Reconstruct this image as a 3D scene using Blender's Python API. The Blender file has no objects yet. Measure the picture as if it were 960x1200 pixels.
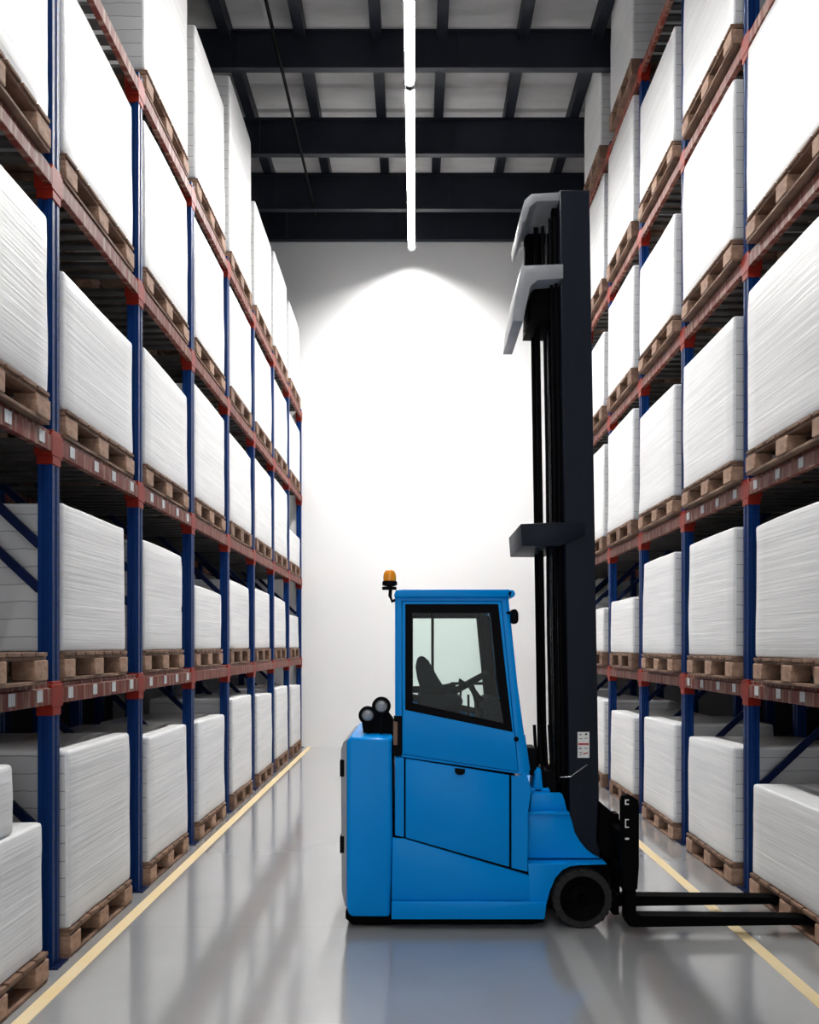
import bpy, bmesh, math, random
from mathutils import Vector, Matrix, noise

random.seed(7)
sc = bpy.context.scene
COL = sc.collection
PI = math.pi
F, VX, VY, H = 950.0, 487.0, 757.0, 1.87      # focal length (px of the 960x1200 frame), vanishing point, eye height

# ------------------------------------------------------------------ materials
def mat(name, col, rough=0.5, metal=0.0, vary=None, vscale=(3, 3, 3), bump=0.0, bscale=None, spec=0.5, coat=0.0, ramp=(.35, .68)):
    m = bpy.data.materials.new(name); m.use_nodes = True
    nt = m.node_tree; b = nt.nodes['Principled BSDF']
    b.inputs['Base Color'].default_value = (*col, 1); b.inputs['Roughness'].default_value = rough
    b.inputs['Metallic'].default_value = metal; b.inputs['Specular IOR Level'].default_value = spec
    b.inputs['Coat Weight'].default_value = coat; b.inputs['Coat Roughness'].default_value = 0.08
    if vary or bump:
        tc = nt.nodes.new('ShaderNodeTexCoord'); mp = nt.nodes.new('ShaderNodeMapping')
        mp.inputs['Scale'].default_value = vscale
        nt.links.new(tc.outputs['Object'], mp.inputs['Vector'])
        n = nt.nodes.new('ShaderNodeTexNoise'); n.inputs['Scale'].default_value = 1.0
        n.inputs['Detail'].default_value = 5; n.inputs['Roughness'].default_value = 0.6
        nt.links.new(mp.outputs[0], n.inputs['Vector'])
        if vary:
            r = nt.nodes.new('ShaderNodeValToRGB')
            r.color_ramp.elements[0].position, r.color_ramp.elements[1].position = ramp
            r.color_ramp.elements[0].color = (*col, 1); r.color_ramp.elements[1].color = (*vary, 1)
            nt.links.new(n.outputs['Fac'], r.inputs['Fac']); nt.links.new(r.outputs['Color'], b.inputs['Base Color'])
        if bump:
            bp = nt.nodes.new('ShaderNodeBump'); bp.inputs['Strength'].default_value = bump; bp.inputs['Distance'].default_value = 0.02
            if bscale:
                mp2 = nt.nodes.new('ShaderNodeMapping'); mp2.inputs['Scale'].default_value = bscale
                nt.links.new(tc.outputs['Object'], mp2.inputs['Vector'])
                n2 = nt.nodes.new('ShaderNodeTexNoise'); n2.inputs['Scale'].default_value = 1.0; n2.inputs['Detail'].default_value = 4
                nt.links.new(mp2.outputs[0], n2.inputs['Vector']); nt.links.new(n2.outputs['Fac'], bp.inputs['Height'])
            else:
                nt.links.new(n.outputs['Fac'], bp.inputs['Height'])
            nt.links.new(bp.outputs[0], b.inputs['Normal'])
    return m

def emit_mat(name, col, strength):
    m = bpy.data.materials.new(name); m.use_nodes = True; nt = m.node_tree
    nt.nodes.remove(nt.nodes['Principled BSDF'])
    e = nt.nodes.new('ShaderNodeEmission'); e.inputs['Color'].default_value = (*col, 1); e.inputs['Strength'].default_value = strength
    nt.links.new(e.outputs[0], nt.nodes['Material Output'].inputs['Surface'])
    return m

def glass_mat(name, tint, gloss=0.06):
    m = bpy.data.materials.new(name); m.use_nodes = True; nt = m.node_tree
    nt.nodes.remove(nt.nodes['Principled BSDF'])
    t = nt.nodes.new('ShaderNodeBsdfTransparent'); t.inputs['Color'].default_value = (*tint, 1)
    g = nt.nodes.new('ShaderNodeBsdfGlossy'); g.inputs['Roughness'].default_value = 0.02
    mx = nt.nodes.new('ShaderNodeMixShader'); mx.inputs[0].default_value = gloss
    nt.links.new(t.outputs[0], mx.inputs[1]); nt.links.new(g.outputs[0], mx.inputs[2])
    nt.links.new(mx.outputs[0], nt.nodes['Material Output'].inputs['Surface'])
    return m

def wrap_end_mat(name):
    """Carton ends seen through the film: rows of sheets with thin dark seams."""
    m = mat(name, (0.62, 0.62, 0.62), 0.45)
    nt = m.node_tree; b = nt.nodes['Principled BSDF']
    tc = nt.nodes.new('ShaderNodeTexCoord'); sp = nt.nodes.new('ShaderNodeSeparateXYZ'); cb = nt.nodes.new('ShaderNodeCombineXYZ')
    nz = nt.nodes.new('ShaderNodeTexNoise'); nz.inputs['Scale'].default_value = 6
    nt.links.new(tc.outputs['Object'], sp.inputs[0]); nt.links.new(tc.outputs['Object'], nz.inputs['Vector'])
    ad = nt.nodes.new('ShaderNodeMath'); ad.operation = 'MULTIPLY_ADD'; ad.inputs[1].default_value = 0.03
    nt.links.new(nz.outputs['Fac'], ad.inputs[0]); nt.links.new(sp.outputs['Z'], ad.inputs[2])
    cb.inputs['X'].default_value = 1.0; nt.links.new(ad.outputs[0], cb.inputs['Y'])
    br = nt.nodes.new('ShaderNodeTexBrick')
    br.inputs['Scale'].default_value = 1.0; br.inputs['Brick Width'].default_value = 9.0; br.inputs['Row Height'].default_value = 0.105
    br.inputs['Mortar Size'].default_value = 0.004; br.inputs['Mortar Smooth'].default_value = 0.6
    br.inputs['Color1'].default_value = (0.66, 0.66, 0.66, 1); br.inputs['Color2'].default_value = (0.60, 0.60, 0.60, 1)
    br.inputs['Mortar'].default_value = (0.30, 0.30, 0.305, 1)
    nt.links.new(cb.outputs[0], br.inputs['Vector']); nt.links.new(br.outputs['Color'], b.inputs['Base Color'])
    return m

def post_mat(name, col):
    """Blue powder coat with two columns of punched slots."""
    m = mat(name, col, 0.38, spec=.12)
    nt = m.node_tree; b = nt.nodes['Principled BSDF']
    tc = nt.nodes.new('ShaderNodeTexCoord'); sp = nt.nodes.new('ShaderNodeSeparateXYZ'); nt.links.new(tc.outputs['Object'], sp.inputs[0])
    def M(op, a, bb=None):
        n = nt.nodes.new('ShaderNodeMath'); n.operation = op
        for i, v in enumerate((a, bb)):
            if v is None: continue
            if isinstance(v, (int, float)): n.inputs[i].default_value = v
            else: nt.links.new(v, n.inputs[i])
        return n.outputs[0]
    fr = M('FRACT', M('MULTIPLY', sp.outputs['Z'], 1 / 0.06))
    inz = M('LESS_THAN', fr, 0.4)
    ay = M('ABSOLUTE', sp.outputs['Y'])
    iny = M('LESS_THAN', M('ABSOLUTE', M('SUBTRACT', ay, 0.026)), 0.006)
    k = M('MULTIPLY', inz, iny)
    mx = nt.nodes.new('ShaderNodeMix'); mx.data_type = 'RGBA'
    mx.inputs[6].default_value = (*col, 1); mx.inputs[7].default_value = (0.005, 0.008, 0.02, 1)
    nt.links.new(k, mx.inputs[0]); nt.links.new(mx.outputs[2], b.inputs['Base Color'])
    return m

def floor_mat(name):
    m = mat(name, (0.33, 0.33, 0.33), 0.2, vary=(0.37, 0.37, 0.37), vscale=(0.9, 0.9, 0.9), spec=0.8)
    nt = m.node_tree; b = nt.nodes['Principled BSDF']
    tc = nt.nodes.new('ShaderNodeTexCoord'); n = nt.nodes.new('ShaderNodeTexNoise'); n.inputs['Scale'].default_value = 1.6; n.inputs['Detail'].default_value = 6
    nt.links.new(tc.outputs['Object'], n.inputs['Vector'])
    r = nt.nodes.new('ShaderNodeMapRange'); r.inputs['To Min'].default_value = 0.08; r.inputs['To Max'].default_value = 0.18
    b.inputs['Coat Weight'].default_value = 1.0; b.inputs['Coat Roughness'].default_value = 0.12; b.inputs['Coat IOR'].default_value = 1.7
    nt.links.new(n.outputs['Fac'], r.inputs['Value']); nt.links.new(r.outputs[0], b.inputs['Roughness'])
    # faint slab joints every 4 m
    br = nt.nodes.new('ShaderNodeTexBrick'); br.offset = 0; br.inputs['Scale'].default_value = 1
    br.inputs['Brick Width'].default_value = 30; br.inputs['Row Height'].default_value = 2.9; br.inputs['Mortar Size'].default_value = 0.006
    br.inputs['Color1'].default_value = (1, 1, 1, 1); br.inputs['Color2'].default_value = (1, 1, 1, 1); br.inputs['Mortar'].default_value = (0.87, 0.87, 0.87, 1)
    mj = nt.nodes.new('ShaderNodeMapping'); mj.inputs['Location'].default_value = (11.3, .4, 0)
    nt.links.new(tc.outputs['Object'], mj.inputs['Vector']); nt.links.new(mj.outputs[0], br.inputs['Vector'])
    src = b.inputs['Base Color'].links[0].from_socket
    mx = nt.nodes.new('ShaderNodeMix'); mx.data_type = 'RGBA'; mx.blend_type = 'MULTIPLY'; mx.inputs[0].default_value = 1
    nt.links.new(src, mx.inputs[6]); nt.links.new(br.outputs['Color'], mx.inputs[7]); nt.links.new(mx.outputs[2], b.inputs['Base Color'])
    return m

M = {
    'floor': floor_mat('epoxy_floor'),
    'line': mat('line_paint', (0.80, 0.62, 0.33), 0.45, vary=(0.82, 0.68, 0.44), vscale=(4, 4, 4)),
    'wall': mat('white_wall', (0.80, 0.80, 0.80), 0.7, bump=0.03, vscale=(20, 20, 20)),
    'clad': mat('dark_cladding', (0.015, 0.016, 0.02), 0.6, spec=.2),
    'deck': mat('roof_sheet', (0.50, 0.50, 0.50), 0.6, vary=(0.42, 0.42, 0.42), vscale=(1.5, 6, 1)),
    'steel': mat('navy_steel', (0.010, 0.013, 0.021), 0.5, vary=(0.014, 0.017, 0.026), vscale=(2, 2, 2), spec=.25),
    'post': post_mat('blue_upright', (0.004, 0.029, 0.135)),
    'brace': mat('blue_brace', (0.003, 0.010, 0.05), 0.4, spec=.2),
    'red': mat('red_connector', (0.27, 0.016, 0.007), 0.45, vary=(0.20, 0.014, 0.008), vscale=(20, 20, 20), spec=.15),
    'beam': mat('red_brown_beam', (0.14, 0.020, 0.013), 0.5, vary=(0.30, 0.20, 0.15), vscale=(2, 20, 1.6), ramp=(.47, .66), spec=.15),
    'slat': mat('shelf_slat', (0.035, 0.032, 0.03), 0.6, vary=(0.09, 0.085, 0.08), vscale=(3, 12, 3)),
    'wood': mat('pallet_wood', (0.27, 0.155, 0.10), 0.75, vary=(0.10, 0.055, 0.036), vscale=(6, 6, 14), bump=0.25, bscale=(30, 8, 40)),
    'wood2': mat('pallet_block_wood', (0.44, 0.275, 0.19), 0.75, vary=(0.25, 0.145, 0.095), vscale=(14, 14, 20), bump=0.3, bscale=(40, 40, 60)),
    'wrap': mat('stretch_film', (0.74, 0.745, 0.75), 0.32, vary=(0.87, 0.87, 0.87), vscale=(0.9, 1.1, 30), bump=0.22, bscale=(0.6, 0.8, 60), spec=0.35),
    'wrapend': wrap_end_mat('wrapped_carton_ends'),
    'paper': mat('barcode_paper', (0.80, 0.82, 0.84), 0.6, vary=(0.22, 0.23, 0.25), vscale=(1, 120, 2)),
    'lamp': emit_mat('lamp_tube', (1.0, 0.985, 0.96), 225.0), 'lampmid': emit_mat('lamp_tube_mid', (1.0, 0.985, 0.96), 140.0), 'lampdim': emit_mat('lamp_tube_dimmed', (1.0, 0.985, 0.96), 55.0),
    'white': mat('white_enamel', (0.75, 0.75, 0.75), 0.4),
    'black': mat('black_plastic', (0.004, 0.004, 0.005), 0.5, spec=.03),
    'matblack': mat('black_steel', (0.0025, 0.0025, 0.003), 0.55, spec=.02),
    'blue': mat('blue_paint', (0.0, 0.255, 0.72), 0.25, spec=.09),
    'mast': mat('mast_navy', (0.010, 0.0135, 0.022), 0.45, vary=(0.008, 0.011, 0.018), vscale=(8, 8, 1), spec=.1),
    'greysteel': mat('grey_bracket', (0.30, 0.31, 0.33), 0.4, vary=(0.25, 0.26, 0.28), vscale=(5, 5, 5)),
    'rod': mat('chrome_rod', (0.25, 0.26, 0.28), 0.25, metal=0.9),
    'chain': mat('lift_chain', (0.05, 0.05, 0.055), 0.4, metal=0.8, vary=(0.16, 0.16, 0.17), vscale=(60, 60, 60)),
    'tyre': mat('tyre_rubber', (0.018, 0.018, 0.019), 0.8, vary=(0.032, 0.032, 0.032), vscale=(40, 40, 40), spec=.15),
    'orange': mat('amber_dome', (0.95, 0.33, 0.012), 0.25),
    'seat': mat('seat_fabric', (0.010, 0.012, 0.015), 0.8, spec=.03),
    'lens': mat('lamp_lens', (0.30, 0.31, 0.31), 0.12, spec=0.8),
    'copper': mat('brown_metal', (0.16, 0.085, 0.055), 0.5),
    'glass': glass_mat('green_glass', (0.93, 0.975, 0.96), 0.008),
    'darkglass': glass_mat('dark_glass', (0.12, 0.15, 0.20), 0.03),
    'sticker': mat('sticker_white', (0.78, 0.77, 0.75), 0.5),
    'ink': mat('sticker_ink', (0.03, 0.03, 0.035), 0.6),
    'redink': mat('sticker_red', (0.45, 0.03, 0.03), 0.5),
}

# ------------------------------------------------------------------ mesh builder
class MB:
    def __init__(s): s.bm = bmesh.new()
    def quadbox(s, pts):                                   # 8 points: bottom loop then top loop
        v = [s.bm.verts.new(p) for p in pts]
        for f in ((3, 2, 1, 0), (4, 5, 6, 7), (0, 1, 5, 4), (1, 2, 6, 5), (2, 3, 7, 6), (3, 0, 4, 7)):
            s.bm.faces.new([v[i] for i in f])
        return s
    def box(s, x0, x1, y0, y1, z0, z1):
        return s.quadbox([(x0, y0, z0), (x1, y0, z0), (x1, y1, z0), (x0, y1, z0), (x0, y0, z1), (x1, y0, z1), (x1, y1, z1), (x0, y1, z1)])
    def prism(s, pts, y0, y1):                             # profile in x,z swept along y
        a = [s.bm.verts.new((p[0], y0, p[1])) for p in pts]; b = [s.bm.verts.new((p[0], y1, p[1])) for p in pts]
        n = len(pts)
        s.bm.faces.new(a); s.bm.faces.new(b[::-1])
        for i in range(n): s.bm.faces.new((a[i], b[i], b[(i + 1) % n], a[(i + 1) % n]))
        return s
    def vprism(s, pts, z0, z1):                            # profile in x,y swept up
        a = [s.bm.verts.new((p[0], p[1], z0)) for p in pts]; b = [s.bm.verts.new((p[0], p[1], z1)) for p in pts]
        n = len(pts)
        s.bm.faces.new(a[::-1]); s.bm.faces.new(b)
        for i in range(n): s.bm.faces.new((a[i], a[(i + 1) % n], b[(i + 1) % n], b[i]))
        return s
    def ring(s, outer, inner, y0, y1):                     # frame: same point count
        n = len(outer)
        V = [[s.bm.verts.new((p[0], y, p[1])) for p in L] for y in (y0, y1) for L in (outer, inner)]
        for i in range(n):
            j = (i + 1) % n
            s.bm.faces.new((V[0][i], V[0][j], V[1][j], V[1][i]))
            s.bm.faces.new((V[2][j], V[2][i], V[3][i], V[3][j]))
            s.bm.faces.new((V[0][j], V[0][i], V[2][i], V[2][j]))
            s.bm.faces.new((V[1][i], V[1][j], V[3][j], V[3][i]))
        return s
    def tube(s, path, r, n=8):
        path = [Vector(p) for p in path]; rings = []
        for i, p in enumerate(path):
            d = (path[min(i + 1, len(path) - 1)] - path[max(i - 1, 0)]).normalized()
            u = d.cross(Vector((0, 0, 1)) if abs(d.z) < 0.9 else Vector((0, 1, 0))).normalized(); w = d.cross(u)
            rr = r[i] if isinstance(r, (list, tuple)) else r
            rings.append([s.bm.verts.new(p + u * math.cos(2 * PI * k / n) * rr + w * math.sin(2 * PI * k / n) * rr) for k in range(n)])
        for a, b in zip(rings, rings[1:]):
            for k in range(n): s.bm.faces.new((a[k], a[(k + 1) % n], b[(k + 1) % n], b[k]))
        s.bm.faces.new(rings[0][::-1]); s.bm.faces.new(rings[-1])
        return s
    def lathe(s, prof, c, axis='z', n=24, caps=True):                 # prof: (radius, along)
        c = Vector(c); rings = []
        for r, h in prof:
            L = []
            for k in range(n):
                a = 2 * PI * k / n; u, w = math.cos(a) * max(r, 1e-4), math.sin(a) * max(r, 1e-4)
                L.append(s.bm.verts.new(c + (Vector((u, w, h)) if axis == 'z' else Vector((u, h, w)) if axis == 'y' else Vector((h, u, w)))))
            rings.append(L)
        for a, b in zip(rings, rings[1:]):
            for k in range(n): s.bm.faces.new((a[k], a[(k + 1) % n], b[(k + 1) % n], b[k]))
        if caps: s.bm.faces.new(rings[0][::-1]); s.bm.faces.new(rings[-1])
        return s
    def torus(s, c, R, r, rot=None, n=24, m=8):
        c = Vector(c); rot = rot or Matrix.Identity(3); V = []
        for i in range(n):
            a = 2 * PI * i / n
            V.append([s.bm.verts.new(c + rot @ Vector(((R + r * math.cos(2 * PI * j / m)) * math.cos(a), (R + r * math.cos(2 * PI * j / m)) * math.sin(a), r * math.sin(2 * PI * j / m)))) for j in range(m)])
        for i in range(n):
            for j in range(m):
                s.bm.faces.new((V[i][j], V[(i + 1) % n][j], V[(i + 1) % n][(j + 1) % m], V[i][(j + 1) % m]))
        return s
    def map(s, f):
        for v in s.bm.verts: v.co = f(v.co)
        return s
    def mesh(s, name, m, bevel=0.0, seg=2, origin=(0, 0, 0)):
        bmesh.ops.recalc_face_normals(s.bm, faces=s.bm.faces[:])
        if bevel:
            es = [e for e in s.bm.edges if len(e.link_faces) == 2 and e.calc_face_angle(0) > 0.6]
            bmesh.ops.bevel(s.bm, geom=es, offset=bevel, segments=seg, affect='EDGES', profile=0.5, clamp_overlap=True)
        for e in s.bm.edges: e.smooth = len(e.link_faces) == 2 and e.calc_face_angle(0) < 0.62
        for f in s.bm.faces: f.smooth = True
        if origin != (0, 0, 0): bmesh.ops.translate(s.bm, vec=-Vector(origin), verts=s.bm.verts[:])
        me = bpy.data.meshes.new(name); s.bm.to_mesh(me); s.bm.free()
        for q in (m if isinstance(m, (list, tuple)) else [m]): me.materials.append(M[q])
        return me
    def obj(s, name, m, parent=None, bevel=0.0, seg=2, origin=(0, 0, 0)):
        return link(name, s.mesh(name, m, bevel, seg, origin), parent, origin)

def link(name, me, parent=None, loc=(0, 0, 0)):
    o = bpy.data.objects.new(name, me); COL.objects.link(o); o.location = loc
    if parent:
        # children sit in the parent's space; parents are unrotated so only translate
        p = Vector((0, 0, 0)); q = parent
        while q: p += q.location; q = q.parent
        o.parent = parent; o.location = Vector(loc) - p
    return o

def tag(o, label, cat, group=None, kind=None):
    o['label'] = label; o['category'] = cat
    if group: o['group'] = group
    if kind: o['kind'] = kind
    return o

def struct(o): o['kind'] = 'structure'; return o

def thing(name, loc, label, cat, group=None):
    o = bpy.data.objects.new(name, None); COL.objects.link(o); o.location = loc; o.empty_display_size = 0.1
    return tag(o, label, cat, group)

# ------------------------------------------------------------------ setting
WALL = 15.0
DECKZ = 10.1
XL, XR = -5.6, 6.1
struct(MB().box(XL - .2, XR + .2, -4, WALL + .2, -.2, 0).obj('floor', 'floor'))
struct(MB().box(XL - .2, XR + .2, WALL, WALL + .2, 0, DECKZ + .1).obj('wall_back', 'wall'))
struct(MB().box(XL - .2, XL, -4, WALL, 0, DECKZ + .1).obj('wall_left', 'clad'))
struct(MB().box(XR, XR + .2, -4, WALL, 0, DECKZ + .1).obj('wall_right', 'clad'))
struct(MB().box(XL - .2, -3.3, -4.2, -4.0, 0, DECKZ + .1).box(2.9, XR + .2, -4.2, -4.0, 0, DECKZ + .1).box(-3.3, 2.9, -4.2, -4.0, 7.6, DECKZ + .1).obj('wall_front_light_mask', 'clad'))  # unseen wall added behind the camera; its opening limits the sky fill
# trapezoidal roof sheeting, ribs across the aisle
mb = MB(); prof = []
y = -4.0
while y < WALL:
    for dy, dz in ((0, 0), (.42, 0), (.45, .035), (.52, .035), (.55, 0)):
        prof.append((y + dy, DECKZ + dz))
    y += .55
a = [(p[0], p[1]) for p in prof if p[0] <= WALL] + [(WALL, DECKZ)]
va = [[mb.bm.verts.new((x, p[0], p[1])) for p in a] for x in (XL, XR)]
vb = [[mb.bm.verts.new((x, p[0], p[1] + .08)) for p in a] for x in (XL, XR)]
for i in range(len(a) - 1):
    if a[i + 1][0] - a[i][0] < 1e-6: continue
    mb.bm.faces.new((va[0][i], va[0][i + 1], va[1][i + 1], va[1][i]))
    mb.bm.faces.new((vb[0][i], vb[1][i], vb[1][i + 1], vb[0][i + 1]))
struct(mb.obj('ceiling', 'deck'))

def roof_beam(yc, zb, zt):
    b = MB(); w = .05
    b.box(XL, XR, yc - w, yc + w, zb, zb + .03)
    b.box(XL, XR, yc - .014, yc + .014, zb + .03, zt - .03)
    b.box(XL, XR, yc - w, yc + w, zt - .03, zt)
    x = XL + .3
    while x < XR:
        b.box(x, x + .012, yc - w + .01, yc + w - .01, zb + .03, zt - .03); x += 2.93
    return struct(b.obj('roof_beam', 'steel'))
for yc, zb, zt in ((5.9, 9.47, 9.98), (8.3, 9.47, 9.98), (10.70, 9.47, 9.98), (12.3, 9.31, 9.86), (13.72, 9.24, 9.85), (14.86, 9.30, 9.85)):
    roof_beam(yc, zb, zt)
for x in (-4.6, -3.5, -2.5, -1.52, -.52, .35, 1.42, 2.4, 3.4, 4.4, 5.4):
    struct(MB().box(x - .07, x + .07, 0.5, WALL, 9.865, 10.095).obj('roof_purlin', 'steel'))

# painted aisle lines
for x in (-1.96, 2.12):
    struct(MB().box(x - .04, x + .04, -1, WALL - .02, 0, .003).obj('floor_line', 'line'))

# ------------------------------------------------------------------ lamps
lampx = -.07
segs = [(10.32, 14.45, 'glowing white tube lamp ending just short of the back wall'),
        (6.15, 10.28, 'glowing white tube lamp running up out of view, before the black joint'),
        (1.98, 6.11, 'white tube lamp overhead in front of the forklift, above the camera'),
        (-2.19, 1.94, 'white tube lamp overhead behind the camera')]
for i, (y0, y1, lab) in enumerate(segs):
    t = thing('tube_light', (lampx, (y0 + y1) / 2, 9.0), lab, 'ceiling light', 'row of tube lamps over the aisle')
    MB().tube([(lampx, y0, 9.0), (lampx, y1, 9.0)], .052, 14).obj('tube', ('lamp', 'lampmid', 'lampdim', 'lampdim')[i], t)
    hs = MB(); n = 8; pts = []
    pts.append((lampx + .062, 8.926))
    for k in range(n + 1):
        a = PI * k / n; pts.append((lampx + math.cos(a) * .062, 9.002 + math.sin(a) * .062))
    pts.append((lampx - .062, 8.926)); pts.append((lampx - .056, 8.926))
    for k in range(n + 1):
        a = PI * (n - k) / n; pts.append((lampx + math.cos(a) * .056, 9.002 + math.sin(a) * .056))
    pts.append((lampx + .056, 8.926))
    hs.prism(pts, y0, y1); hs.obj('housing', 'white', t)
    MB().lathe([(.078, -.05), (.078, .03)], (lampx, y1, 9.0), 'y', 16).obj('end_clamp', 'black' if i == 1 else 'white', t)
    if i == 0: MB().lathe([(.02, .91 - .905), (.036, .0), (.036, .038), (.02, .042)], (lampx, 14.38, 8.906), 'z', 16).obj('added_spot_can', 'white', t)  # small can added to house the extra wall spot
    for yy in (y0 + .6, y1 - .6):
        MB().tube([(lampx, yy, 9.06), (lampx, yy, DECKZ - .01)], .006, 6).obj('suspension_wire', 'black', t)

tag(MB().tube([(-1.72, 4, 9.35), (-1.73, 9, 9.33), (-1.72, 12, 9.30), (-1.72, 14.0, 9.31)], .022, 8).obj('cable', 'black'),
    'black cable running along under the dark roof beams', 'cable')

# ------------------------------------------------------------------ pallet racks
Y0, BAY = 4.75, 1.46
def py_(k): return Y0 + BAY * k
BAYNAMES = ['nearest bay', 'second bay from front', 'third bay from front', 'fourth bay from front', 'fifth bay from front',
            'sixth bay from front', 'seventh bay from front', 'last bay by the wall']

def upright_mesh(h):
    b = MB(); w, d, g = .043, .046, .012                      # x half, y half, groove
    pts = [(-w, -d), (-.018, -d), (-.012, -d + g), (.012, -d + g), (.018, -d), (w, -d),
           (w, -.014), (w - g, -.009), (w - g, .009), (w, .014), (w, d), (.018, d), (.012, d - g), (-.012, d - g), (-.018, d), (-w, d),
           (-w, .014), (-w + g, .009), (-w + g, -.009), (-w, -.014)]
    b.vprism(pts, 0, h); return b.mesh('upright', 'post')

def beam_mesh(s):
    b = MB(); L = BAY - .1
    pts = [(-.022, -.125), (.022, -.125), (.022, -.03), (.004, -.03), (.004, 0), (-.022, 0)]      # stepped box section, x,z
    if s > 0: pts = [(-x, z) for x, z in pts]
    b.prism(pts, -L / 2, L / 2); return b.mesh('beam', 'beam', .003, 1)

def rack(name, xf, s, levels, k0, k1, top, label, depth=1.06, group=None, detail=True, jitter=0):
    """xf: x of the aisle-side uprights, s: +1 when the rack extends to +x."""
    root = thing(name, (xf, py_(k0), 0), label, 'pallet rack', group)
    xr = xf + s * depth
    um = upright_mesh(top)
    cm = MB().box(-.049, .049, -.056, .056, -.2, .0).box(-.053, .053, -.074, .074, -.15, -.02).mesh('beam_connector', 'red', .004, 1)
    fm = MB().box(-.085, .085, -.075, .075, 0, .008).mesh('foot_plate', 'brace')
    br = {}
    bm_f, bm_r = beam_mesh(s), beam_mesh(-s)
    dk = MB(); n = 9; L = BAY - .14
    for i in range(n):
        yy = -L / 2 + L * (i + .5) / n
        dk.box(min(.03 * s, (depth - .03) * s), max(.03 * s, (depth - .03) * s), yy - .035, yy + .035, -.03, -.002)
    dkm = dk.mesh('shelf_deck', 'slat')
    lm = MB().box(-.002, .002, -.033, .033, -.105, -.038).mesh('barcode_label', 'paper')
    for k in range(k0, k1 + 1):
        y = py_(k)
        for x, front in ((xf, 1), (xr, 0)):
            u = link('upright', um, root, (x, y, 0)); link('foot_plate', fm, u, (x, y, 0))
            if front:
                for z in levels: link('beam_connector', cm, u, (x, y, z + .005))
        # frame bracing between the two uprights
        for z in (.78, 2.20, 2.46, 3.80, 5.2, 6.9):
            if z + .95 > top: continue
            b = MB(); a0, a1 = Vector((xf + s * .05, y, z)), Vector((xr - s * .05, y, z + .9))
            dv = (a1 - a0).normalized(); nn = Vector((-dv.z, 0, dv.x)) * .026
            b.quadbox([a0 - nn + Vector((0, -.015, 0)), a1 - nn + Vector((0, -.015, 0)), a1 - nn + Vector((0, .015, 0)), a0 - nn + Vector((0, .015, 0)),
                       a0 + nn + Vector((0, -.015, 0)), a1 + nn + Vector((0, -.015, 0)), a1 + nn + Vector((0, .015, 0)), a0 + nn + Vector((0, .015, 0))])
            b.obj('brace', 'brace', root, .003, 1)
        if k == k1: continue
        yc = y + BAY / 2
        for li, z in enumerate(levels):
            bo = link('beam', bm_f, root, (xf - s * .03, yc, z - .003))
            link('beam', bm_r, root, (xr + s * .03, yc, z - .003))
            link('shelf_deck', dkm, root, (xf, yc, z))
            if detail and li in (0, 1) and k <= 1:
                for q in range(4):
                    yy = yc - BAY * .36 + BAY * .24 * q + random.uniform(-.03, .03)
                    link('barcode_label', lm, bo, (xf - s * .055, yy, z))
    return root

XRL, XRR = -2.15, 2.575
LEVL = [1.66, 3.12, 4.66, 6.20]
LEVR = [1.61, 3.14, 4.87, 6.55, 8.40]
rack('pallet_rack', XRL, -1, LEVL, -1, 7, 6.24, 'blue and red pallet rack with four beam tiers, opposite the forks')
rack('pallet_rack', XRR, 1, LEVR, -1, 7, 8.44, 'blue and red pallet rack with five beam tiers, facing the fork tips')
BXL, BXR = XRL - 1.06 - .35, XRR + 1.06 + .35
rack('pallet_rack', BXL, -1, LEVL, -1, 3, 6.24, 'dark rear pallet rack seen through the rack opposite the forks', detail=False)
rack('pallet_rack', BXR, 1, LEVR[:4], -1, 3, 6.6, 'dark rear pallet rack seen through the rack facing the fork tips', detail=False)

# ------------------------------------------------------------------ pallets
PL, PW, PH = 1.06, 1.0, .175
def pallet_meshes():
    b = MB(); n = 7
    for i in range(n):                                   # deck boards run along x
        y0 = -PL / 2 + i * (PL / n) + .008
        b.box(-PW / 2, PW / 2, y0, y0 + PL / n - .022 + random.uniform(-.004, .006), PH - .022, PH)
    for x in (-PW / 2 + .07, 0, PW / 2 - .07):
        b.box(x - .055, x + .055, -PL / 2, PL / 2, PH - .042, PH - .0225)
    top = b.mesh('top_deck', 'wood', .003, 1)
    b = MB()
    for x in (-PW / 2 + .07, 0, PW / 2 - .07): b.box(x - .06, x + .06, -PL / 2, PL / 2, 0, .02)
    bot = b.mesh('bottom_boards', 'wood', .003, 1)
    blk = MB().box(-.066, .066, -.075, .075, .0205, PH - .0425).mesh('block', 'wood2', .006, 1)
    return top, bot, blk
PTOP, PBOT, PBLK = pallet_meshes()
def block_spots():
    return [(x, y) for x in (-PW / 2 + .068, 0, PW / 2 - .068) for y in (-PL / 2 + .077, 0, PL / 2 - .077)]
def simple_pallet():
    b = MB(); n = 7
    for i in range(n):
        y0 = -PL / 2 + i * (PL / n) + .008
        b.box(-PW / 2, PW / 2, y0, y0 + PL / n - .02, PH - .03, PH)
    for x, y in block_spots(): b.box(x - .066, x + .066, y - .075, y + .075, .02, PH - .03)
    for x in (-PW / 2 + .07, 0, PW / 2 - .07): b.box(x - .06, x + .06, -PL / 2, PL / 2, 0, .02)
    return b.mesh('wooden_pallet', 'wood')
PSIMPLE = simple_pallet()
def pallet(loc, label, parts=True, group='wooden pallets under the wrapped loads'):
    if not parts:
        return tag(link('wooden_pallet', PSIMPLE, None, loc), label, 'pallet', group)
    t = thing('wooden_pallet', loc, label, 'pallet', group)
    link('top_deck', PTOP, t, loc); link('bottom_boards', PBOT, t, loc)
    for x, y in block_spots(): link('block', PBLK, t, (loc[0] + x, loc[1] + y, loc[2]))
    return t

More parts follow.
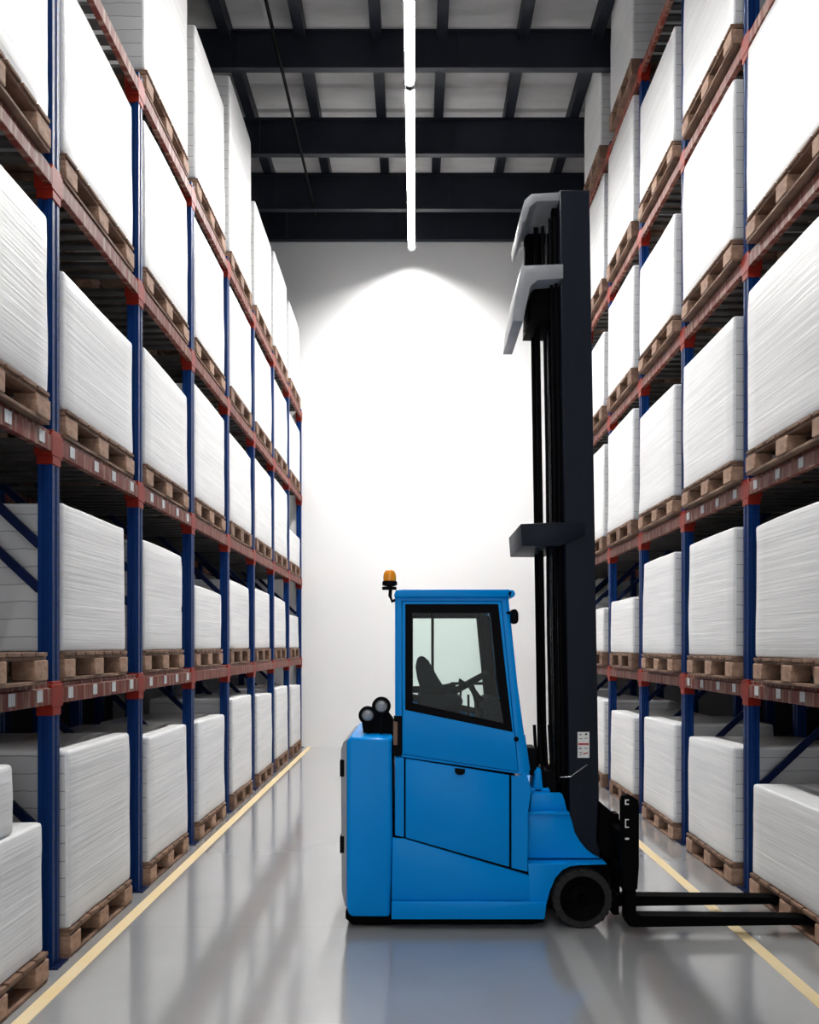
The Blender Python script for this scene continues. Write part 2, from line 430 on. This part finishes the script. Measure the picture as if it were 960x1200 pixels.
# ------------------------------------------------------------------ wrapped loads
def load_mesh(w, l, h, seed, r=.022, droop=0.0):
    bm = bmesh.new()
    def axis(L, n): return [0, .3 * r, r] + [r + (L - 2 * r) * i / n for i in range(1, n)] + [L - r, L - .3 * r, L]
    A = [axis(w, 6), axis(l, 8), axis(h, max(6, int(h * 9)))]
    S = (w, l, h); cache = {}
    def vert(i, j, k):
        key = (i, j, k)
        if key in cache: return cache[key]
        p = [A[0][i], A[1][j], A[2][k]]
        q = [min(max(p[c], r), S[c] - r) for c in range(3)]
        d = Vector([p[c] - q[c] for c in range(3)])
        if d.length > 1e-9: d = d.normalized() * r
        v = Vector(q) + d
        nrm = d.normalized() if d.length > 1e-9 else Vector((0, 0, 1))
        t = v.z / h
        wob = noise.noise(Vector((v.x * 1.3 + seed * 7.3, v.y * 1.3, v.z * 2.2))) * .010 + noise.noise(Vector((v.x * 5 + seed, v.y * 5, v.z * 9))) * .003
        v = v + Vector((nrm.x, nrm.y, nrm.z * .6)) * wob
        # film pulled a little tighter at the top, load sagging at the far upper corner
        v.x = w / 2 + (v.x - w / 2) * (1 - .012 * t * t); v.y = l / 2 + (v.y - l / 2) * (1 - .012 * t * t)
        v.z -= droop * t * (v.y / l) ** 2
        if v.z < 0: v.z = 0
        cache[key] = bm.verts.new((v.x - w / 2, v.y - l / 2, v.z)); return cache[key]
    nx, ny, nz = (len(a) - 1 for a in A)
    def quad(a, b, c, d, mi):
        f = bm.faces.new((vert(*a), vert(*b), vert(*c), vert(*d))); f.material_index = mi; f.smooth = True
    for i in range(nx):
        for j in range(ny):
            quad((i, j, 0), (i, j + 1, 0), (i + 1, j + 1, 0), (i + 1, j, 0), 0); quad((i, j, nz), (i + 1, j, nz), (i + 1, j + 1, nz), (i, j + 1, nz), 0)
    for i in range(nx):
        for k in range(nz):
            e = 1 if 2 <= i < nx - 2 and 1 <= k < nz - 2 else 0
            quad((i, 0, k), (i + 1, 0, k), (i + 1, 0, k + 1), (i, 0, k + 1), e); quad((i, ny, k), (i, ny, k + 1), (i + 1, ny, k + 1), (i + 1, ny, k), e)
    for j in range(ny):
        for k in range(nz):
            quad((0, j, k), (0, j, k + 1), (0, j + 1, k + 1), (0, j + 1, k), 0); quad((nx, j, k), (nx, j + 1, k), (nx, j + 1, k + 1), (nx, j, k + 1), 0)
    me = bpy.data.meshes.new('wrapped_load'); bm.normal_update(); bm.to_mesh(me); bm.free()
    me.materials.append(M['wrap']); me.materials.append(M['wrapend'])
    return me
_seed = [0]
def load(x, yn, z, w, l, h, label, group='white wrapped loads on the racks', droop=None):
    """x: centre; yn: near end."""
    _seed[0] += 1
    me = load_mesh(w, l, h, _seed[0], droop=random.choice((0, 0, .015, .03)) if droop is None else droop)
    o = link('wrapped_load', me, None, (x, yn + l / 2, z))
    return tag(o, label, 'wrapped load', group)

TIERS = ['floor level', 'first shelf', 'second shelf', 'third shelf', 'fourth shelf', 'topmost shelf']
SIDE = {-1: 'rack opposite the forks', 1: 'rack facing the fork tips'}
def bay_load(side, tier, bay, top, z0, face):
    """bay 0 is the nearest one (cut by the frame)."""
    yn = py_(bay - 1) + .105 + random.uniform(-.012, .012)
    dy = .16 if tier == 5 and bay == 5 else 0
    xc = face + side * PW / 2
    where = '%s, %s, %s' % (TIERS[tier], BAYNAMES[bay], SIDE[side])
    h = top - (z0 + PH)
    word = 'low' if h < .75 else 'tall' if h > 1.25 else 'square'
    LL = 1.2 if 2 <= tier < 5 else 1.05
    load(xc, yn + dy, z0 + PH, .97, LL, h, '%s white wrapped load, %s' % (word, where))
    p = pallet((xc, yn + dy + LL / 2, z0), 'wooden pallet under load, %s' % where, parts=bay <= 3)
    if LL > 1.1: p.scale = (1, 1.12, 1)

# tops of the loads per tier and bay (metres)
LT = {0: {1: 1.24, 2: 1.16, 3: 1.14, 4: 1.27, 5: 1.22, 6: 1.23, 7: 1.2},
      1: {1: 2.73, 2: 2.70, 3: 2.46, 4: 2.63, 5: 2.64, 6: 2.62, 7: 2.4},
      2: {0: 4.30, 1: 4.13, 2: 4.21, 3: 4.40, 4: 4.31, 5: 4.36, 6: 4.40, 7: 3.85},
      3: {0: 5.94, 1: 5.92, 2: 5.99, 3: 6.0, 4: 5.98, 5: 5.95, 6: 5.89, 7: 5.8},
      4: {2: 8.05, 3: 7.85, 4: 8.38, 5: 7.75, 6: 7.8, 7: 7.67}}
for tier, d in LT.items():
    for bay, top in d.items():
        z0 = 0 if tier == 0 else LEVL[tier - 1]
        bay_load(-1, tier, bay, top, z0, -2.06 if tier == 0 or bay == 0 else -2.095)
RT = {0: {2: 1.08, 3: 1.12, 4: 1.06, 5: 1.15, 6: 1.1, 7: 1.15},
      1: {1: 2.77, 2: 2.80, 3: 2.78, 4: 2.43, 5: 2.38, 6: 2.6, 7: 2.5},
      2: {1: 4.53, 2: 4.45, 3: 4.39, 4: 4.59, 5: 4.54, 6: 4.4, 7: 4.4},
      3: {1: 6.34, 2: 6.30, 3: 6.03, 4: 6.22, 5: 6.03, 6: 6.0, 7: 6.1},
      4: {2: 8.1, 3: 7.83, 4: 8.17, 5: 8.12, 6: 7.9, 7: 8.0},
      5: {4: 9.92, 5: 9.92}}
for tier, d in RT.items():
    for bay, top in d.items():
        z0 = 0 if tier == 0 else LEVR[tier - 1]
        bay_load(1, tier, bay, top, z0, 2.46)

# nearest bay, opposite the forks: two low loads on one pallet, and an empty pallet on the shelf above
pallet((-2.04 - .5, 3.99, 0), 'wooden pallet on the floor under the two stacked loads, nearest bay')
load(-2.55, 3.5, PH, .97, 1.0, .72, 'low grey-white wrapped load on the floor pallet before the first blue upright')
load(-2.55, 3.46, PH + .725, .95, .73, .36, 'small wrapped load stacked on the low load, nearest bay', droop=0)
pallet((-2.03 - .5, 3.96, LEVL[0]), 'empty wooden pallet on the first shelf beside the first blue upright', group='empty pallets')
# the pallet being lifted by the forks
t = pallet((2.50 + .5, 5.50, 0), 'wooden pallet with the fork tips pushed under it')
t.scale = (1, 1.1, 1)
load(2.50 + .5, 4.95, PH, .98, 1.1, .67, 'low shiny wrapped load on the pallet the forks reach into', droop=0)
# rear rows, dim behind the front loads
for side, bx, lev, tiers, bays in ((-1, BXL, LEVL, (0, 1), (0, 1)), (1, BXR, LEVR, (0, 1), (1, 2))):
    for tier in tiers:
        for bay in bays:
            z0 = 0 if tier == 0 else lev[tier - 1]
            yn = py_(bay - 1) + .16; xc = bx + side * .53
            where = 'rear row behind %s, %s, %s' % (SIDE[side], TIERS[tier], BAYNAMES[bay].replace(' from front', ''))
            load(xc, yn + .01, z0 + PH, .97, 1.1, random.uniform(.95, 1.12), 'shaded load, %s' % where)
            pallet((xc, yn + .56, z0), 'pallet, %s' % where, parts=False)

# ------------------------------------------------------------------ forklift
YN, YF = 5.35, 6.40
def P(px, py, d=YN): return ((px - VX) * d / F, H - (py - VY) * d / F)
def PP(pts, d=YN): return [P(a, b, d) for a, b in pts]
def X(px, d=YN): return P(px, 0, d)[0]
def Z(py, d=YN): return P(0, py, d)[1]
FK = thing('forklift', (.35, 5.87, 0), 'blue forklift with glazed cab and tall dark mast standing across the aisle', 'forklift')
SIDES = ((YN, 1), (YF, -1))                                    # outer face y, inward direction
def span(y, s, a, b): return (min(y + s * a, y + s * b), max(y + s * a, y + s * b))

# chassis core, dark: shows in the seams between panels
MB().prism(PP([(463, 889), (606, 911), (617, 930), (619, 1020), (638, 1074), (461, 1074)]), YN + .02, YF - .02).obj('chassis', 'matblack', FK)
MB().prism(PP([(404, 1070), (640, 1070), (640, 1083), (626, 1087), (412, 1087), (404, 1080)]), YN + .05, YF - .05).obj('underframe', 'matblack', FK, .01)
for x in (X(440), ):
    for yy in (YN + .12, YF - .24):
        MB().lathe([(.09, 0), (.1, .01), (.1, .11), (.09, .12)], (x, yy, .1), 'y', 24).obj('rear_wheel', 'tyre', FK)
# counterweight
cw = MB().prism(PP([(406, 872), (407, 866), (411, 864), (459, 866), (460, 980), (457, 1075), (412, 1075), (408, 1071), (406, 1062)]), YN, YF).obj('counterweight', 'blue', FK, .022, 3)
rp = MB().prism(PP([(399, 880), (402, 870), (408, 866), (408, 1066), (404, 1064), (400, 1046)]), YN + .03, YF - .05).obj('rear_plate', 'greysteel', FK, .004, 1)
for py in (902, 992):
    MB().prism(PP([(398, py - 11), (403, py - 11), (403, py + 9), (398, py + 9)]), YN + .025, YN + .2).obj('tail_lamp', 'black', rp, .003, 1)
# side panels, both sides
for y, s in SIDES:
    a, b = span(y, s, 0, .03)
    MB().prism(PP([(475.5, 889), (597, 908.5), (597, 1016), (475.5, 981.5)]), a, b).obj('side_panel', 'blue', FK, .004, 2)
    MB().prism(PP([(463, 887), (473.5, 888), (473.5, 981), (463, 979)]), a, b).obj('rear_side_strip', 'blue', FK, .003, 1)
    MB().prism(PP([(599.5, 909), (607, 910), (617, 905), (623, 926), (619, 952), (618.5, 1022), (599.5, 1017)]), a, b).obj('front_side_strip', 'blue', FK, .003, 1)
    MB().prism(PP([(460, 982), (474, 983), (620, 1026), (622, 1055), (459, 1055)]), a, b).obj('lower_panel', 'blue', FK, .004, 2)
    a, b = span(y, s, -.026, .03)
    MB().prism(PP([(459, 1055.5), (622, 1055.5), (640, 1055.5), (637.5, 1076), (459, 1076)]), a, b).obj('sill_panel', 'blue', FK, .006, 2)
    a, b = span(y, s, -.014, .01)
    MB().prism(PP([(533, 900), (545, 901), (545, 906), (541, 908), (536, 907.5), (533, 905)]), a, b).obj('panel_latch', 'black', FK, .003, 1)
    # cab side: pillar frame, door with window
    O1 = [(463, 699), (596, 699), (606.5, 800), (621, 909), (463, 886)]
    D = [(471, 704.5), (588, 704.5), (597.5, 800), (608, 905), (471, 884)]
    a, b = span(y, s, .004, .05)
    MB().ring(PP(O1), PP(D), a, b).obj('cab_pillar_frame', 'blue', FK, .004, 2)
    D2 = [(471.6, 705), (587.5, 705), (597, 800), (607.3, 904.2), (471.6, 883.5)]
    W = [(475, 708), (584, 708), (594, 800), (601, 858), (475, 832)]
    a, b = span(y, s, -.002, .03)
    door = MB().ring(PP(D2), PP(W), a, b).obj('door', 'blue', FK, .004, 2)
    Wi = [(483.5, 718.5), (575, 718.5), (583, 800), (591, 848), (483.5, 824)]
    a, b = span(y, s, .002, .036)
    MB().ring(PP(W), PP(Wi), a, b).obj('window_gasket', 'black', door, .003, 1)
    a, b = span(y, s, .016, .022)
    wo = [(482, 717), (576.5, 717), (584.5, 800), (592.5, 850), (482, 825)]
    MB().prism(PP(wo), a, b).obj('window_pane', 'glass', door)
    a, b = span(y, s, -.016, 0)
    MB().lathe([(.012, 0), (.016, .003), (.016, .012), (.012, .016)], (X(605), a, Z(866)), 'y', 16).obj('door_lock', 'black', door)
    a, b = span(y, s, -.004, .05)
    MB().prism(PP([(461.5, 839), (471, 839), (471, 886), (461.5, 886)]), a, b).obj('dark_gap_strip', 'black', FK, .003, 1)  # black strip standing in for the dark gap behind the door
# roof
rf = MB().prism(PP([(462, 697), (464, 692), (472, 691), (596, 691), (601, 694), (598, 700), (462, 700)]), YN - .02, YF + .02).obj('roof', 'blue', FK, .006, 2)
MB().lathe([(.02, 0), (.026, .006), (.026, 1.084), (.02, 1.09)], (X(599), YN - .02, Z(696)), 'y', 16).obj('roof_rail', 'blue', rf)
MB().prism(PP([(470, 700.5), (590, 700.5), (591, 707), (470, 707)]), YN + .055, YF - .055).obj('roof_lining', 'black', FK)
# windscreen, rear glazing, inner lower trim
ws = MB().prism(PP([(591, 708), (592.5, 708), (613, 862), (611.5, 862)]), YN + .055, YF - .055).obj('windscreen', 'darkglass', FK)
MB().prism(PP([(608, 862), (617, 862), (623, 905), (612, 905)]), YN + .055, YF - .055).obj('front_panel', 'blue', FK, .004, 1)
MB().prism(PP([(463.5, 838), (468, 838), (468, 885), (463.5, 885)]), YN + .055, YF - .055).obj('cab_rear_panel', 'matblack', FK)
MB().prism(PP([(464, 708), (465.5, 708), (465.5, 836), (464, 836)]), YN + .055, YF - .055).obj('rear_window', 'glass', FK)
MB().prism(PP([(466, 884), (612, 904), (612, 909), (466, 889)]), YN + .055, YF - .055).obj('cab_floor', 'matblack', FK)
# grab bars in the cab
D5 = 6.28
MB().tube([(X(507, D5), D5, Z(712, D5)), (X(507, D5), D5, Z(800, D5))], .011, 8).obj('grab_bar', 'black', FK)
MB().tube([(X(562, D5), D5, Z(712, D5)), (X(571, D5), D5, Z(830, D5))], .014, 8).obj('grab_bar', 'black', FK)
MB().box(X(478, D5), X(497, D5), D5 - .02, D5 + .02, Z(812, D5), Z(804, D5)).obj('grab_bar', 'black', FK, .004, 1)
# inner A pillar trim (dark, at the far front corner)
MB().prism(PP([(571, 716), (588, 716), (604, 860), (585, 860)]), YF - .12, YF - .052).obj('pillar_trim', 'black', FK, .006, 1)
# seat
DS = 5.87
def S(px, py): return P(px, py, DS)
st = MB().prism([S(a, b) for a, b in [(490, 813), (496, 809), (528, 811), (540, 815), (541, 822), (536, 827), (493, 828), (489, 822)]], DS - .23, DS + .23).obj('seat', 'seat', FK, .025, 3)
MB().prism([S(a, b) for a, b in [(489, 772), (493, 769), (497, 769.5), (502, 774), (512, 792), (523, 809), (521, 813), (512, 815), (500, 815), (494, 810), (489, 794), (487, 781)]], DS - .22, DS + .22).obj('backrest', 'seat', st, .028, 3)
MB().prism([S(a, b) for a, b in [(491, 828), (538, 827), (541, 872), (489, 872)]], DS - .2, DS + .2).obj('seat_base', 'matblack', st, .01, 1)
for yy in (DS - .27, DS + .27):
    MB().tube([(S(499, 812)[0], yy, S(0, 809)[1]), (S(515, 811)[0], yy, S(0, 808)[1]), (S(536, 806)[0], yy, S(0, 804)[1])], [.014, .018, .016], 8).obj('armrest', 'black', st)
# steering and controls
col_ = MB().tube([(S(572, 850)[0], DS, S(0, 850)[1]), (S(562, 822)[0], DS, S(0, 822)[1]), (S(552, 804)[0], DS, S(0, 804)[1])], [.05, .04, .025], 10).obj('steering_column', 'black', FK)
MB().torus((S(549, 0)[0], DS, S(0, 801)[1]), .155, .014, Matrix.Rotation(math.radians(-30), 3, 'Y')).tube([(S(549, 0)[0] - .13, DS, S(0, 801)[1] - .0), (S(549, 0)[0] + .13, DS, S(0, 801)[1])], .012, 6).obj('steering_wheel', 'black', col_)
MB().tube([(S(537, 818)[0], DS - .2, S(0, 825)[1]), (S(539, 805)[0], DS - .2, S(0, 800)[1]), (S(536, 0)[0], DS - .2, S(0, 796)[1]), (S(545, 0)[0], DS - .2, S(0, 801)[1])], [.008, .008, .017, .014], 8).obj('control_lever', 'black', FK)
MB().prism([S(a, b) for a, b in [(560, 824), (574, 816), (586, 818), (592, 850), (594, 872), (562, 872)]], DS - .4, DS + .4).obj('dashboard', 'seat', FK, .02, 2)
MB().tube([(S(551, 0)[0], DS + .1, S(0, 872)[1]), (S(550, 0)[0], DS + .1, S(0, 815)[1])], .009, 6).obj('control_lever', 'black', FK)
# mirror
mr = MB().prism(PP([(598, 715), (603, 714), (606, 718), (606, 729), (603, 732), (598, 730)]), YN - .09, YN + .03).obj('mirror', 'black', FK, .012, 2)
MB().tube([(X(593), YN + .02, Z(718)), (X(600), YN - .03, Z(718))], .009, 6).obj('mirror_arm', 'black', mr)
# beacon
bx, by = X(456.5), YN + .06
DB = by
bc = MB().lathe([(.03, -.03), (.05, -.022), (.05, -.002), (.046, .004)], (bx, by, Z(681)), 'z', 20).obj('beacon_base', 'black', FK)
MB().lathe([(.042, 0), (.043, .03), (.038, .055), (.026, .07), (.0, .075)], (bx, by, Z(680)), 'z', 20).obj('beacon_dome', 'orange', bc)
MB().lathe([(.02, -.05), (.02, -.03)], (bx, by, Z(681)), 'z', 12).box(bx - .05, bx + .045, by - .018, by + .018, Z(690.5), Z(687)).obj('beacon_neck', 'black', bc)
MB().tube([(bx + .005, by, Z(690)), (bx + .002, by, Z(698)), (bx + .015, by, Z(704)), (X(465), by, Z(702))], .012, 8).obj('beacon_bracket', 'black', bc)
# twin work lamps on the counterweight
DW = 5.62
for (px, py, r, dd) in ((431, 838, 10.5, DW), (447, 827.5, 11, DW + .02)):
    cx, cz = P(px, py, dd); R_ = r * dd / F
    wl = MB().lathe([(R_ * .55, .09), (R_ * .8, .06), (R_, .02), (R_, -.025), (R_ * .74, -.03), (R_ * .70, -.008)], (cx, dd, cz), 'y', 28).obj('work_lamp', 'black', FK)
    MB().lathe([(R_ * .7, .0), (R_ * .55, -.014), (R_ * .25, -.02), (R_ * .0, -.021)], (cx, dd - .005, cz), 'y', 28).obj('lamp_lens', 'lens', wl)
    MB().lathe([(R_ * .24, -.03), (R_ * .24, -.018)], (cx, dd - .004, cz), 'y', 14).obj('lamp_bulb_cap', 'greysteel', wl)
    MB().box(cx - .012, cx + .012, dd - .01, dd + .03, Z(866) - .005, cz - R_ * .95).obj('lamp_bracket', 'black', wl)
MB().prism(PP([(424, 846), (440, 836), (454, 834), (461, 843), (462, 870), (428, 870)], DW + .06), DW + .04, DW + .16).obj('lamp_mount', 'black', FK, .008, 1)
MB().prism(PP([(461, 845), (466, 846), (466, 873), (461, 873)]), YN - .008, YN + .03).obj('latch_post', 'copper', FK, .002, 1)

# front cowl and fenders
cowl_core = [(620, 952), (668, 952), (655, 1070), (620, 1070)]
MB().prism(PP([(619, 930), (650, 930), (652, 1010), (652, 1040), (619, 1040)]), 5.53, YF - .2).obj('cowl_core', 'blue', FK, .006, 1)
arch = [(639, 1076), (640.5, 1060), (645, 1043), (651, 1029), (659, 1020), (668, 1015.5), (680, 1014), (712, 1014)]
for y, s in SIDES:
    a, b = span(y, s, 0, .17)
    MB().prism(PP([(622, 1076), (619, 1012), (706, 1012), (712, 1013)] + arch[::-1][1:]), a, b).obj('fender', 'blue', FK, .008, 2)
    a, b = span(y, s, .09, .165)
    d = YN + .09
    cwl = MB().prism(PP([(617, 1006), (618, 952), (667, 952), (671, 964), (674, 976), (680, 986), (688, 996), (697, 1003), (704, 1006)], d), a, b).obj('fender_upper', 'blue', FK, .008, 2)
    a, b = span(y, s, .125, .175)
    d = YN + .125
    MB().prism(PP([(621, 951), (623, 930), (659, 930), (662, 938), (665, 951)], d), a, b).obj('fender_step', 'blue', FK, .006, 2)
    a, b = span(y, s, .075, .12)
    MB().prism(PP([(618, 951.5), (667, 951.5), (668, 955), (618, 955)], YN + .08), a, b).obj('fender_lip', 'blue', FK, .003, 1)
MB().prism(PP([(624, 929), (627, 903), (634, 900), (637, 929)], 5.55), 5.53, 5.75).obj('cowl_hump', 'blue', FK, .015, 2)
# wheels
for y, s in SIDES:
    cx, cz, R_ = X(683), .198, .198
    a = y + s * .008
    def prof(seq): return [(r, s * h) for r, h in seq]
    tw = MB().lathe(prof([(R_ * .765, .165), (R_ * .755, .004), (R_ * .76, -.002), (R_ * .95, 0), (R_, .014), (R_, .15), (R_ * .95, .165), (R_ * .765, .165)]), (cx, a, cz), 'y', 48, caps=False)
    for k in range(24):
        an = 2 * PI * k / 24
        if math.sin(an) < -.85: continue
        u, v = math.cos(an), math.sin(an)
        c0 = Vector((cx + u * R_ * .955, a + s * .002, cz + v * R_ * .955))
        t = Vector((-v, 0, u)) * .012; n_ = Vector((u, 0, v)) * .007; d_ = Vector((0, s * .006, 0))
        tw.quadbox([c0 - t - n_ - d_, c0 + t - n_ - d_, c0 + t - n_ + d_, c0 - t - n_ + d_, c0 - t + n_ - d_, c0 + t + n_ - d_, c0 + t + n_ + d_, c0 - t + n_ + d_])
    wheel = tw.obj('front_wheel', 'tyre', FK)
    MB().lathe(prof([(R_ * .0, .05), (R_ * .12, .02), (R_ * .14, .04), (R_ * .35, .05), (R_ * .6, .02), (R_ * .72, .003), (R_ * .75, .0), (R_ * .75, .15), (0, .15)]), (cx, a, cz), 'y', 40).obj('wheel_rim', 'matblack', wheel)
    aa, bb = span(y, s, .18, .20)
    MB().prism(PP([(638, 1074), (640, 1050), (650, 1026), (665, 1014), (716, 1012), (721, 1035), (719, 1060), (700, 1080)]), aa, bb).obj('wheel_arch_liner', 'matblack', FK)

# ---- mast (leans slightly back towards the cab)
DM = 5.53
def T(v): return Vector((v.x - (v.z - .54) * .0157, v.y, v.z))
mx0, mx1, mzt = 1.054, 1.257, 4.98
m_ = MB()
m_.box(mx0, mx1, DM, DM + .03, .42, mzt); m_.box(mx0, mx0 + .03, DM + .03, DM + .10, .42, mzt - .01); m_.box(mx1 - .03, mx1, DM + .03, DM + .10, .42, mzt - .01)
m_.box(mx0, mx1, 6.17, 6.20, .42, mzt); m_.box(mx0, mx0 + .03, 6.10, 6.17, .42, mzt - .01); m_.box(mx1 - .03, mx1, 6.10, 6.17, .42, mzt - .01)
mast = m_.map(T).obj('mast', 'mast', FK, .004, 1)
# inner stage rails and back plates
for y0, y1 in ((5.645, 5.70), (6.03, 6.085)):
    MB().box(mx0 - .035, mx1 - .06, y0, y1, .3, mzt - .06).map(T).obj('inner_rail', 'matblack', mast, .004, 1)
MB().box(mx0 + .08, mx0 + .11, 5.64, 6.09, .30, 2.3).map(T).obj('carriage_plate', 'matblack', mast)
MB().box(mx0 + .02, mx0 + .05, 5.72, 6.01, 3.7, 4.86).map(T).obj('carriage_plate', 'matblack', mast)
for yy, xx, r in ((6.0, .935, .024), (5.80, .93, .017)):
    MB().tube([(xx, yy, .95), (xx, yy, mzt - .12)], r, 12).map(T).obj('lift_cylinder', 'matblack', mast)
for yy, xx, r in ((6.02, .975, .009), (5.78, 1.0, .008)):
    MB().tube([(xx, yy, .9), (xx, yy, mzt - .12)], r, 8).map(T).obj('piston_rod', 'rod', mast)
for yy in (5.68, 5.96):
    b = MB(); z = .95
    while z < mzt - .2:
        b.box(1.012, 1.034, yy - .018, yy - .006, z, z + .05); b.box(1.012, 1.034, yy + .006, yy + .018, z + .025, z + .075); z += .05
    b.map(T).obj('lift_chain', 'chain', mast)
for yy, xx in ((5.62, 1.0), (5.72, .965), (5.6, 1.03)):
    MB().tube([(xx, yy, .92), (xx - .004, yy, 2.0), (xx + .006, yy, 3.2), (xx, yy, mzt - .15)], .012, 8).map(T).obj('hydraulic_hose', 'black', mast)
def cross(pts, d, y0, y1, m, bev=.006):
    return MB().prism(PP(pts, d), y0, y1).obj('cross_member', m, mast, bev, 2)
cross([(613, 258), (612, 244), (616, 231), (624, 224), (659, 222), (659, 232), (630, 233), (622, 240), (617, 256)], DM, 5.56, 6.16, 'greysteel')
cross([(611, 312), (660, 310), (660, 327), (630, 329), (622, 336), (618, 352), (613, 377), (601, 377), (604, 350)], DM, 5.52, 6.16, 'greysteel', .005)
cross([(610, 614), (656, 612), (686, 613), (686, 626), (656, 640), (612, 640)], DM - .02, 5.505, 6.20, 'mast', .006)
cross([(622, 338), (655, 334), (655, 378), (620, 378)], 5.7, 5.66, 6.05, 'matblack')
cross([(618, 240), (656, 240), (656, 305), (618, 305)], 5.9, 6.0, 6.1, 'matblack')
# sticker on the near mast face
sx = lambda z: (z - .54) * .0157
stk = MB().box(0, .08, -.003, -.0005, 0, .176).map(lambda v: Vector((v.x + X(677, DM), v.y + DM, v.z + Z(888, DM)))).obj('warning_sticker', 'sticker', mast)
x0, z0 = X(677, DM), Z(888, DM)
b = MB().box(x0 + .004, x0 + .076, DM - .005, DM - .003, z0 + .088, z0 + .100); b.quadbox([(x0 + .036, DM - .005, z0 + .022), (x0 + .070, DM - .005, z0 + .03), (x0 + .070, DM - .003, z0 + .03), (x0 + .036, DM - .003, z0 + .022), (x0 + .036, DM - .005, z0 + .030), (x0 + .070, DM - .005, z0 + .038), (x0 + .070, DM - .003, z0 + .038), (x0 + .036, DM - .003, z0 + .030)])
b.obj('sticker_print', 'redink', stk)
b = MB()
for (u, v, w_, h_) in ((.012, .155, .014, .008), (.05, .155, .014, .012), (.012, .128, .02, .004), (.046, .132, .02, .004), (.01, .060, .016, .008), (.046, .062, .022, .004), (.012, .034, .018, .005), (.012, .018, .014, .005)):
    b.box(x0 + u, x0 + u + w_, DM - .005, DM - .003, z0 + v, z0 + v + h_)
b.obj('sticker_print', 'ink', stk)
# hydraulics at the foot of the mast
hv = MB().box(X(618, 5.6), X(629, 5.6), 5.58, 5.78, Z(908, 5.6), Z(876, 5.6)).box(X(636, 5.6), X(652, 5.6), 5.58, 5.9, Z(930, 5.6), Z(902, 5.6)).obj('hydraulic_valve', 'black', FK, .008, 1)
for (px, yy, r) in ((640, 5.57, .012), (646, 5.6, .012), (652, 5.62, .014), (634, 5.64, .012)):
    x = X(px, yy)
    MB().tube([(x, yy, Z(934, yy)), (x - .01, yy, Z(915, yy)), (x - .03, yy + .02, Z(890, yy)), (x - .04, yy + .04, Z(850, yy))], r, 8).obj('hydraulic_hose', 'black', hv)
MB().tube([(X(656, 5.52), 5.515, Z(911, 5.52)), (X(669, 5.52), 5.515, Z(910, 5.52)), (X(688, 5.52), 5.515, Z(896, 5.52))], .005, 6).obj('release_rod', 'rod', hv)

# ---- carriage and forks
cr = MB().prism(PP([(700, 938), (708, 944), (718, 952), (730, 966), (730, 1003), (714, 1003), (706, 1000), (698, 985)], 5.55), 5.45, 5.95).obj('carriage', 'matblack', FK, .008, 1)
fx0, fx1 = 1.325, 1.375
MB().box(fx0 - .02, fx0 + .035, 5.18, 6.0, .58, .68).box(fx0 - .02, fx0 + .035, 5.18, 6.0, .36, .46).obj('fork_bar', 'matblack', cr, .006, 1)
MB().prism(PP([(727, 940), (728, 933), (736, 930), (746, 936), (747, 944), (747, 1012), (745, 1040), (727, 1040)], 5.15), 5.105, 5.17).obj('side_plate', 'matblack', cr, .004, 1)
MB().box(X(716, 5.5), X(724, 5.5), 5.45, 5.6, Z(1070, 5.5), Z(1046, 5.5)).obj('load_roller', 'matblack', cr, .012, 2)
for (px, py, hgt) in ((735, 940, 6), (735, 965, 10), (735, 983, 2)):
    x, z = P(px, py, 5.1); w_ = .012; h_ = hgt * .0054 / 2
    b = MB().box(x - w_, x - w_ + .006, 5.099, 5.104, z - h_, z + h_)
    if hgt > 3:
        b.box(x - w_ + .0061, x + w_, 5.099, 5.104, z + h_ - .006, z + h_); b.box(x - w_ + .0061, x + w_, 5.099, 5.104, z - h_, z - h_ + .006)
    else: b.box(x - w_ + .0061, x + w_, 5.099, 5.104, z - h_, z + h_)
    b.obj('carriage_mark', 'sticker', cr)
for yc in (5.28, 5.70):
    fk = MB()
    fk.prism([(fx1 - .015, .70), (fx1 + .045, .70), (fx1 + .05, .145), (fx1 + .08, .128), (2.50, .118), (2.60, .088), (2.60, .072), (fx1 + .04, .055), (fx1 + .0, .063), (fx1 - .018, .10)], yc - .055, yc + .055)
    fk.obj('fork', 'matblack', FK, .005, 1)

# ------------------------------------------------------------------ light, camera, world
sp = bpy.data.lights.new('added_wall_spot', 'SPOT'); sp.energy = 105; sp.spot_size = math.radians(135); sp.spot_blend = 1.0; sp.shadow_soft_size = .08  # spot added to brighten the wall patch below the tube end
so = bpy.data.objects.new('added_wall_spot', sp); COL.objects.link(so); so.location = (lampx, 14.38, 8.895)
so.rotation_euler = (math.radians(16), 0, 0)

w = bpy.data.worlds.new('world'); sc.world = w; w.use_nodes = True
bg = w.node_tree.nodes['Background']; bg.inputs['Color'].default_value = (.95, .97, 1, 1); bg.inputs['Strength'].default_value = 1.02

cam = bpy.data.cameras.new('camera'); co = bpy.data.objects.new('camera', cam); COL.objects.link(co)
co.location = (0, 0, H); co.rotation_euler = (PI / 2, 0, 0)
cam.sensor_fit = 'AUTO'; cam.sensor_width = 36; cam.lens = F / 1200 * 36
cam.shift_x = (480 - VX) / 1200; cam.shift_y = (VY - 600) / 1200
cam.clip_start = .05; cam.clip_end = 200
sc.camera = co
vs = sc.view_settings; vs.view_transform = 'Standard'; vs.look = 'None'; vs.exposure = .92; vs.gamma = 1; vs.use_curve_mapping = False
sc.cycles.max_bounces = 10; sc.cycles.diffuse_bounces = 6; sc.cycles.transparent_max_bounces = 12
sc.cycles.use_denoising = True
